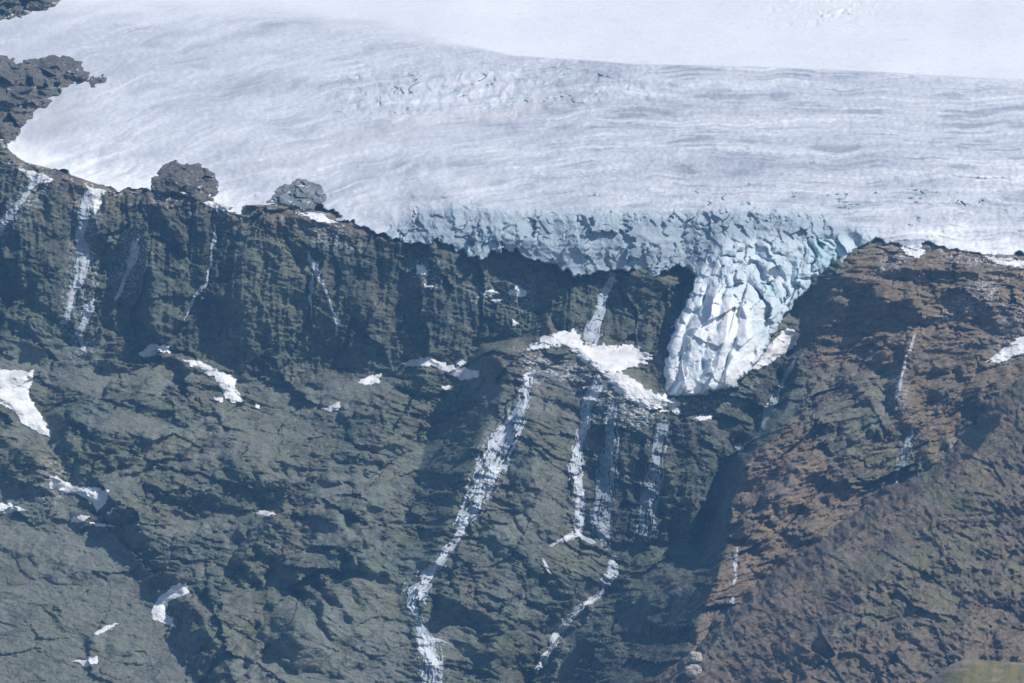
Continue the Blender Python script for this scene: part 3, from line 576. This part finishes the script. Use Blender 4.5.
# ------------------------------------------------------------------ snow patches
SNOW = [
 ('-14,368 20,370 34,371 31,385 28,394 38,410 47,425 51,438 38,433 20,423 17,414 0,405 -14,400', 'large dirty snow patch in the gully at the left edge above the block'),
 ('48,474 60,478 75,485 110,490 108,500 97,513 91,501 75,493 62,492 50,488', 'long ragged snow strip below the dark rock block, wider at its right end'),
 ('-12,503 12,503 26,510 10,514 -12,515', 'pointed snow wedge at the left edge below the gully'),
 ('73,515 92,515 85,522 71,523', 'small flat snow scrap, left one under the ragged snow strip'),
 ('89,522 105,523 116,527 104,528 93,526', 'thin snow sliver, right one under the ragged snow strip'),
 ('106,512 113,508 114,512 108,515', 'tiny snow fleck beside the right end of the ragged strip'),
 ('181,359 200,361 225,372 237,380 236,388 244,401 235,404 225,398 221,388 213,377 195,370', 'diagonal snow patch at the foot of the left cliff with a ragged lower end'),
 ('138,354 152,343 168,346 170,353 160,353 151,357 143,357', 'shaded bluish snow patch at the foot of the gully cliff'),
 ('213,396 224,398 222,402 214,401', 'tiny snow crumb left of the diagonal patch end'),
 ('255,403 262,404 260,409 255,408', 'tiny snow crumb right of the diagonal patch end'),
 ('356,383 368,376 382,373 379,383 365,386', 'small snow patch on the slope, left of the arched snow ribbon'),
 ('398,365 412,359 430,357 450,365 480,371 479,377 462,381 450,375 432,366 412,367', 'arched snow ribbon along the foot of the middle cliff'),
 ('440,386 453,386 452,390 442,391', 'small snow scrap just under the arched snow ribbon'),
 ('419,400 425,398 426,403 420,403', 'tiny snow fleck on the slope below the arched ribbon'),
 ('321,409 338,402 342,407 330,413', 'small slanted snow patch alone on the green middle slope'),
 ('254,513 264,509 279,514 264,517', 'flat oval snow patch above the dark rock hollow'),
 ('150,613 158,597 174,585 186,582 191,593 178,597 169,603 166,614 176,618 172,621 179,629 165,625 153,619', 'crescent shaped snow patch beside the dark gully on the lower slope'),
 ('92,634 108,624 119,623 110,630 97,635', 'thin slanted snow streak on the lower left scree'),
 ('70,661 85,659 97,656 99,662 86,667 78,664', 'lowest small snow patch on the left scree'),
 ('523,350 540,338 560,331 576,330 583,341 586,345 637,344 640,350 653,357 648,362 640,366 618,371 628,376 642,384 652,393 666,394 682,403 674,411 655,410 640,407 622,397 606,381 594,366 580,361 574,352 562,346 550,348 535,350', 'big bright snowfield on the spur ledge left of the ice tongue'),
 ('690,419 703,414 715,416 712,420 696,421', 'small flat snow patch on the ledge under the ice tongue'),
 ('664,407 676,404 683,414 674,414', 'snow scrap right at the foot of the ice tongue'),
 ('748,372 757,360 775,338 788,327 800,334 797,345 781,356 765,367', 'smooth grey snow apron right of the ice tongue'),
 ('985,362 1000,350 1012,341 1038,330 1044,346 1012,358 998,364', 'white snow tongue at the right edge of the brown buttress'),
 ('733,445 740,441 744,449 738,453', 'small snow lump in the dark gully right of the dripping wall'),
 ('922,477 927,471 934,470 931,477', 'tiny snow lump beside the stained streaks on the buttress'),
 ('416,266 423,262 429,272 427,276 418,275', 'small snow scrap on the cliff under the left end of the ice front'),
 ('478,293 492,289 500,293 490,296', 'flat snow scrap on a cliff ledge, left one of the pair'),
 ('507,290 518,285 528,292 524,297 510,297', 'flat snow scrap on a cliff ledge, right one of the pair'),
 ('490,300 503,299 500,303 492,303', 'thin snow sliver under the pair of cliff ledge scraps'),
 ('424,284 434,285 432,289 425,288', 'thin snow sliver on the cliff below the small scrap'),
 ('455,365 462,360 468,362 460,367', 'small snow fleck at the cliff foot above the arched ribbon'),
 ('200,203 222,198 244,204 240,216 229,212 214,209', 'bright snow lip spilling over the cliff rim between the two rock islands'),
 ('86,186 106,190 101,204 95,216 88,205', 'bright snow tongue at the head of the left cliff waterfall'),
 ('16,167 40,172 54,179 46,186 30,180', 'thin snow lip on the cliff rim below the large left rock spur'),
 ('300,214 322,212 338,224 318,222', 'snow lip on the cliff rim right of the grey rock island'),
 ('898,245 926,250 919,259 905,255', 'small snow lip on the crown of the brown buttress'),
 ('984,256 1024,260 1046,268 1016,267 996,265', 'ragged snow fringe on the rim at the right edge of the picture'),
 ('512,320 520,322 518,326 513,325', 'tiny snow fleck high on the cliff left of the spur'),
]
for s, lab in SNOW:
    poly = pts(s); X, Y = local_grid(poly, 4, 0.5)
    sd = sdf(poly, X + 1.6 * perlin(X / 6, Y / 6, 1.0), Y + 1.3 * perlin(X / 5 + 9, Y / 5, 1.0)) + (1.5 + 1.8 * (len(poly) > 24)) * fbm(X / 6, Y / 3.2, 6.0, 3) - 0.3
    h = np.clip(sd * 0.45, 0, 2.6)
    Dn = 0.75 * rock_soft(X, Y) + 0.25 * rock_at(X, Y) - 0.8 - h - 0.5 * fbm(X / 8, Y / 5, 3.0, 2)
    Dn = np.where(sd < 0, np.maximum(Dn, rock_at(X, Y)) + 3 * (-sd), np.minimum(Dn, rock_at(X, Y) - 0.3 - 0.4 * np.minimum(sd, 2)))
    o = grid_mesh('snow_patch', X, Y, Dn.astype(F32), quads_of(sd > -1.2), M_snow, None, None, 6)
    tag(o, lab, 'snow patch', 'snow patches lying on the rock')

# ------------------------------------------------------------------ waterfalls: strands over the rock
def water(lines, label, mat, name='waterfall', dens=0.5, cat='waterfall', lift=0.9, film=True):
    X, Y = local_grid([p for ln in lines for p in ln], 30, 0.45)
    m = np.full(X.shape, -9.0, F32); mf = m.copy()
    for q, ln in enumerate(lines):
        jx = 3.0 * fbm(X / 18, Y / 18, 2.0 + q, 3); jy = 2.0 * perlin(X / 12, Y / 12, 5.0 + q)
        d, side, arc, wdt, L = segdist(ln, X + jx, Y + jy, [p[2] / 2 for p in ln])
        ds = d * side; rel = d / np.maximum(wdt, 0.5); ends = np.clip(np.minimum(arc + 2, L + 2 - arc) / 10, 0, 1) * 0.4 - 0.4
        strand = 1.35 * fbm(ds / 2.1 + 0.8 * perlin(X / 6, Y / 6, 2.2), arc / 24, 3.0 + q, 3) + 0.18 * fbm((X + 0.4 * Y) / 2.6, (Y - 0.4 * X) / 3.6, 7.0, 2) + 0.7 * perlin(ds / 6, arc / 26, 1.7)
        if mat is not M_water: strand = 0.8 * fbm(ds / 2.0 + 0.5 * perlin(X / 6, Y / 6, 2.2), arc / 42, 3.0 + q, 3) + 0.35 * fbm(X / 2.5, Y / 3.0, 7.0, 2) + 0.6 * perlin(ds / 7, arc / 30, 1.7)
        far = np.where(rel < 3, 0, 9)
        m = np.maximum(m, np.minimum(dens + ends + 0.95 * strand, 1.2) - np.clip(rel, 0, 3) ** 2.0 - far)
        mf = np.maximum(mf, 0.05 + dens + ends + 0.9 * fbm(ds / 3.0, arc / 18, 8.0 + q, 3) + 0.5 * fbm(X / 3.0, Y / 3.0, 4.0, 2) - 0.5 * np.clip(rel, 0, 3) ** 2.0 - far)
    Ra, Rb = rock_at(X, Y), rock_soft(X, Y)
    base = np.minimum(0.5 * Ra + 0.5 * Rb, Ra)
    def sheet(nm, mm, mt, par, lf):
        D = np.where(mm < 0, Ra + 0.8, base - lf * np.clip(mm, 0, 1.0) - 0.15 - 0.25 * lf)
        return grid_mesh(nm, X, Y, D.astype(F32), quads_of(mm > -0.06), mt, None, par, 2)
    if film and mat is M_water:
        o = bpy.data.objects.new(name, None); scene.collection.objects.link(o); p = lines[0][-1]
        o.location = world_of(np.array([p[0]]), np.array([p[1]]), rock_at(np.array([p[0]], F32), np.array([p[1]], F32)))[0]
        sheet('white_water', m, mat, o, lift + 0.5); sheet('wet_film', mf, M_film, o, 0.4)
    else: o = sheet(name, m, mat, None, lift)
    return tag(o, label, cat)
water([pts('536,370,6 528,376,9 524,396,12 516,420,22 503,440,29 492,462,33 484,484,27 470,512,17 458,536,12 444,556,10'), pts('446,552,9 432,572,12 416,592,26 412,606,10 420,624,10 428,642,22 432,662,24 434,700,20'), pts('470,490,3 462,505,3 452,530,3'), pts('425,640,4 440,640,4 452,646,4')], 'tallest white waterfall, tumbling down the spur from snowfield to picture bottom', M_water, dens=0.28)
water([pts('598,376,8 592,395,10 585,418,9 580,440,9 575,465,10 578,495,10 580,515,9 578,534,10'), pts('578,534,7 562,540,5 551,546,3'), pts('543,560,4 546,568,4 552,574,3'), pts('578,534,5 592,543,6')], 'thin straight white waterfall right of the tallest one, forking at its foot', M_water, dens=0.6)
water([pts('612,560,12 611,575,10 598,596,6 578,609,6 566,620,8 557,636,9 547,652,10 536,674,8')], 'stream running down the dark gully below the forked waterfall', M_water, 'stream', 0.45, 'stream')
water([pts('612,402,16 608,440,30 606,480,34 602,520,30 606,545,18')], 'broad faint water veil on the dark wall beside the thin straight waterfall', M_veil, dens=0.3, lift=0.4)
water([pts('664,418,20 656,450,32 652,480,36 650,510,34 648,540,22')], 'broad faint water veil on the right half of the dark wall', M_veil, dens=0.22, lift=0.4)
water([pts('613,274,9 606,290,11 600,305,14 594,322,20 590,342,26')], 'fanning grey waterfall dropping from the ice front onto the spur snowfield', M_film, dens=0.6)
water([pts('90,192,12 83,212,13 80,236,12 84,254,12 82,270,12 74,292,8 64,322,7')], 'pale waterfall in the steep gully of the left cliff below the snow margin', M_film, dens=1.0)
water([pts('92,300,8 84,320,12 78,335,10 84,355,6')], 'short broken cascade below the left gully waterfall', M_film, dens=0.55)
water([pts('136,240,16 134,258,14 124,280,8 116,300,6')], 'smeared pale cascade in the recess right of the left gully waterfall', M_film, dens=0.4)
water([pts('42,172,8 28,192,9 10,214,9 0,235,8')], 'pale diagonal water streak at the upper left edge of the cliff', M_film, dens=0.5)
water([pts('308,254,8 316,270,10 322,284,5 330,305,5 338,330,4'), pts('312,275,4 311,300,4 310,320,3')], 'thin forked trickle on the green middle cliff', M_film, dens=0.5)
water([pts('217,222,4 212,250,5 204,285,5 188,308,6 182,328,4')], 'faint trickle on the left cliff between the two green buttresses', M_film, dens=0.35)
water([pts('795,358,5 786,375,7 776,395,9 768,412,11 763,428,8')], 'grey cascade in the gully right of the ice tongue', M_film, dens=0.5)
water([pts('738,548,5 736,560,4 734,585,5'), pts('732,598,5 729,612,9 726,630,8')], 'slender waterfall in the shadowed cleft left of the foreground ridge', M_film, dens=0.4)
water([pts('912,336,4 908,356,5 902,374,5 896,398,6')], 'slender grey trickle down the dark recess of the brown buttress', M_film, dens=0.7)
water([pts('912,432,8 905,450,9 900,470,9 896,482,6')], 'pale water stain on the green rock low on the brown buttress', M_film, dens=0.4)

# ------------------------------------------------------------------ rock outcrops standing out of the ice
def outcrop(poly_s, label, height, seed, snow=0.3, name='rock_outcrop', cat='rock outcrop', mat=None):
    poly = pts(poly_s); X, Y = local_grid(poly, 12, 0.5)
    sd = sdf(poly, X + 6 * perlin(X / 13, Y / 11, seed), Y + 4 * perlin(X / 11 + 5, Y / 9, seed)) + 3.5 * fbm(X / 10, Y / 5, seed + 1, 3)
    base = bilinear(xs, ys_g, blur_grid(DG, 3), X, Y)
    prof = np.clip(sd, 0, 16) / 16.0
    n = 0.15 * ridged(X / 14 + 0.3 * Y / 14, Y / 10 - 0.4 * X / 14, seed, 2) + 1.2 * facet(X / 17 + 0.5 * Y / 17 + seed, Y / 9 - 0.4 * X / 17, int(seed), 0.5); f = 0.35 * fbm(X / 4, Y / 3, seed, 3) + 1.5 * facet(X / 9 + 0.5 * Y / 9, Y / 6.5 - 0.5 * X / 9, int(seed) + 2)
    D = base - 2 - height * prof * (0.8 + 0.5 * n) - 2.2 * f * np.clip(sd / 4, 0, 1)
    D = np.where(sd < 0, base + 4 * (-sd), D)
    o = grid_mesh(name, X, Y, D.astype(F32), quads_of(sd > -2.0), mat or M_outcrop, None, None, 30)
    return tag(o, label, cat)
outcrop('-60,50 -20,54 4,56 18,62 30,60 45,56 62,55 78,62 90,72 84,80 68,86 58,94 46,104 30,116 20,132 6,146 -30,146 -60,130', 'large dark craggy rock spur poking into the glacier at the left edge', 34, 1.0)
outcrop('88,82 92,76 102,73 108,77 102,83 92,85', 'small low rock just off the tip of the big left rock spur', 10, 3.0)
outcrop('-60,-20 40,-20 62,0 50,8 30,14 0,20 -60,30', 'greenish rock slope in the upper left corner above the ice', 40, 5.0)
outcrop('146,208 150,190 153,178 160,168 176,161 196,164 212,172 218,184 214,196 204,212', 'dark rock island at the lower left margin of the glacier', 17, 7.0)
outcrop('266,218 274,196 284,184 300,179 316,184 326,197 322,218', 'grey half buried rock island right of the dark one at the ice margin', 8, 9.0, mat=simple_rock('icy_grey_rock', (0.13, 0.15, 0.16), (0.22, 0.245, 0.255), (0.32, 0.35, 0.37), 1.04))

# ------------------------------------------------------------------ pale boulders on the foreground crest
def boulder(px, py, r, label, seed):
    D = float(bilinear(xs_n, ys_n, DN.astype(F32), np.array([px]), np.array([py + r * 0.6]))[0]) - r * 0.4
    c = world_of(np.array([px]), np.array([py]), np.array([D]))[0]
    me = bpy.data.meshes.new('boulder'); import bmesh
    bm = bmesh.new(); bmesh.ops.create_icosphere(bm, subdivisions=4, radius=1)
    co = np.array([v.co for v in bm.verts], F32)
    q = np.sign(co) * np.abs(co) ** 0.8
    n = 1 + 0.28 * perlin(co[:, 0] * 1.2 + seed, co[:, 1] * 1.2, co[:, 2] * 1.2) + 0.10 * ridged(co[:, 0] * 2.5 + seed, co[:, 1] * 2.5, co[:, 2] * 2.5, 2)
    q = q * n[:, None] * np.array([r * 1.1, r, r * 0.85])
    for v, p in zip(bm.verts, q): v.co = p
    bm.to_mesh(me); bm.free(); me.materials.append(M_pale)
    o = bpy.data.objects.new('boulder', me); scene.collection.objects.link(o); o.location = c
    return tag(o, label, 'boulder', 'pale boulders on the crest of the foreground ridge')
boulder(695, 657, 5.2, 'pale rounded boulder on the foreground ridge crest, upper of the two', 1.0)
boulder(693, 671, 6.0, 'pale rounded boulder on the foreground ridge crest, lower of the two', 4.0)

# ------------------------------------------------------------------ air
hb = bpy.data.meshes.new('haze')
lo = np.array([-1400.0, -4300.0, -1400.0]); hi = np.array([1900.0, 2600.0, 1100.0])
vv = [(x, y, z) for x in (lo[0], hi[0]) for y in (lo[1], hi[1]) for z in (lo[2], hi[2])]
hb.from_pydata(vv, [], [(0, 1, 3, 2), (4, 6, 7, 5), (0, 4, 5, 1), (2, 3, 7, 6), (0, 2, 6, 4), (1, 5, 7, 3)]); hb.update()
ho = bpy.data.objects.new('haze', hb); scene.collection.objects.link(ho); tag(ho, kind='stuff')
hm = bpy.data.materials.new('mountain_air'); hm.use_nodes = True; t = hm.node_tree; t.nodes.clear()
out = t.nodes.new('ShaderNodeOutputMaterial'); pv = t.nodes.new('ShaderNodeVolumePrincipled')
pv.inputs['Color'].default_value = HAZE_COLOR + (1,); pv.inputs['Density'].default_value = HAZE_DENSITY; pv.inputs['Anisotropy'].default_value = HAZE_ANISO
t.links.new(pv.outputs[0], out.inputs['Volume']); hb.materials.append(hm)
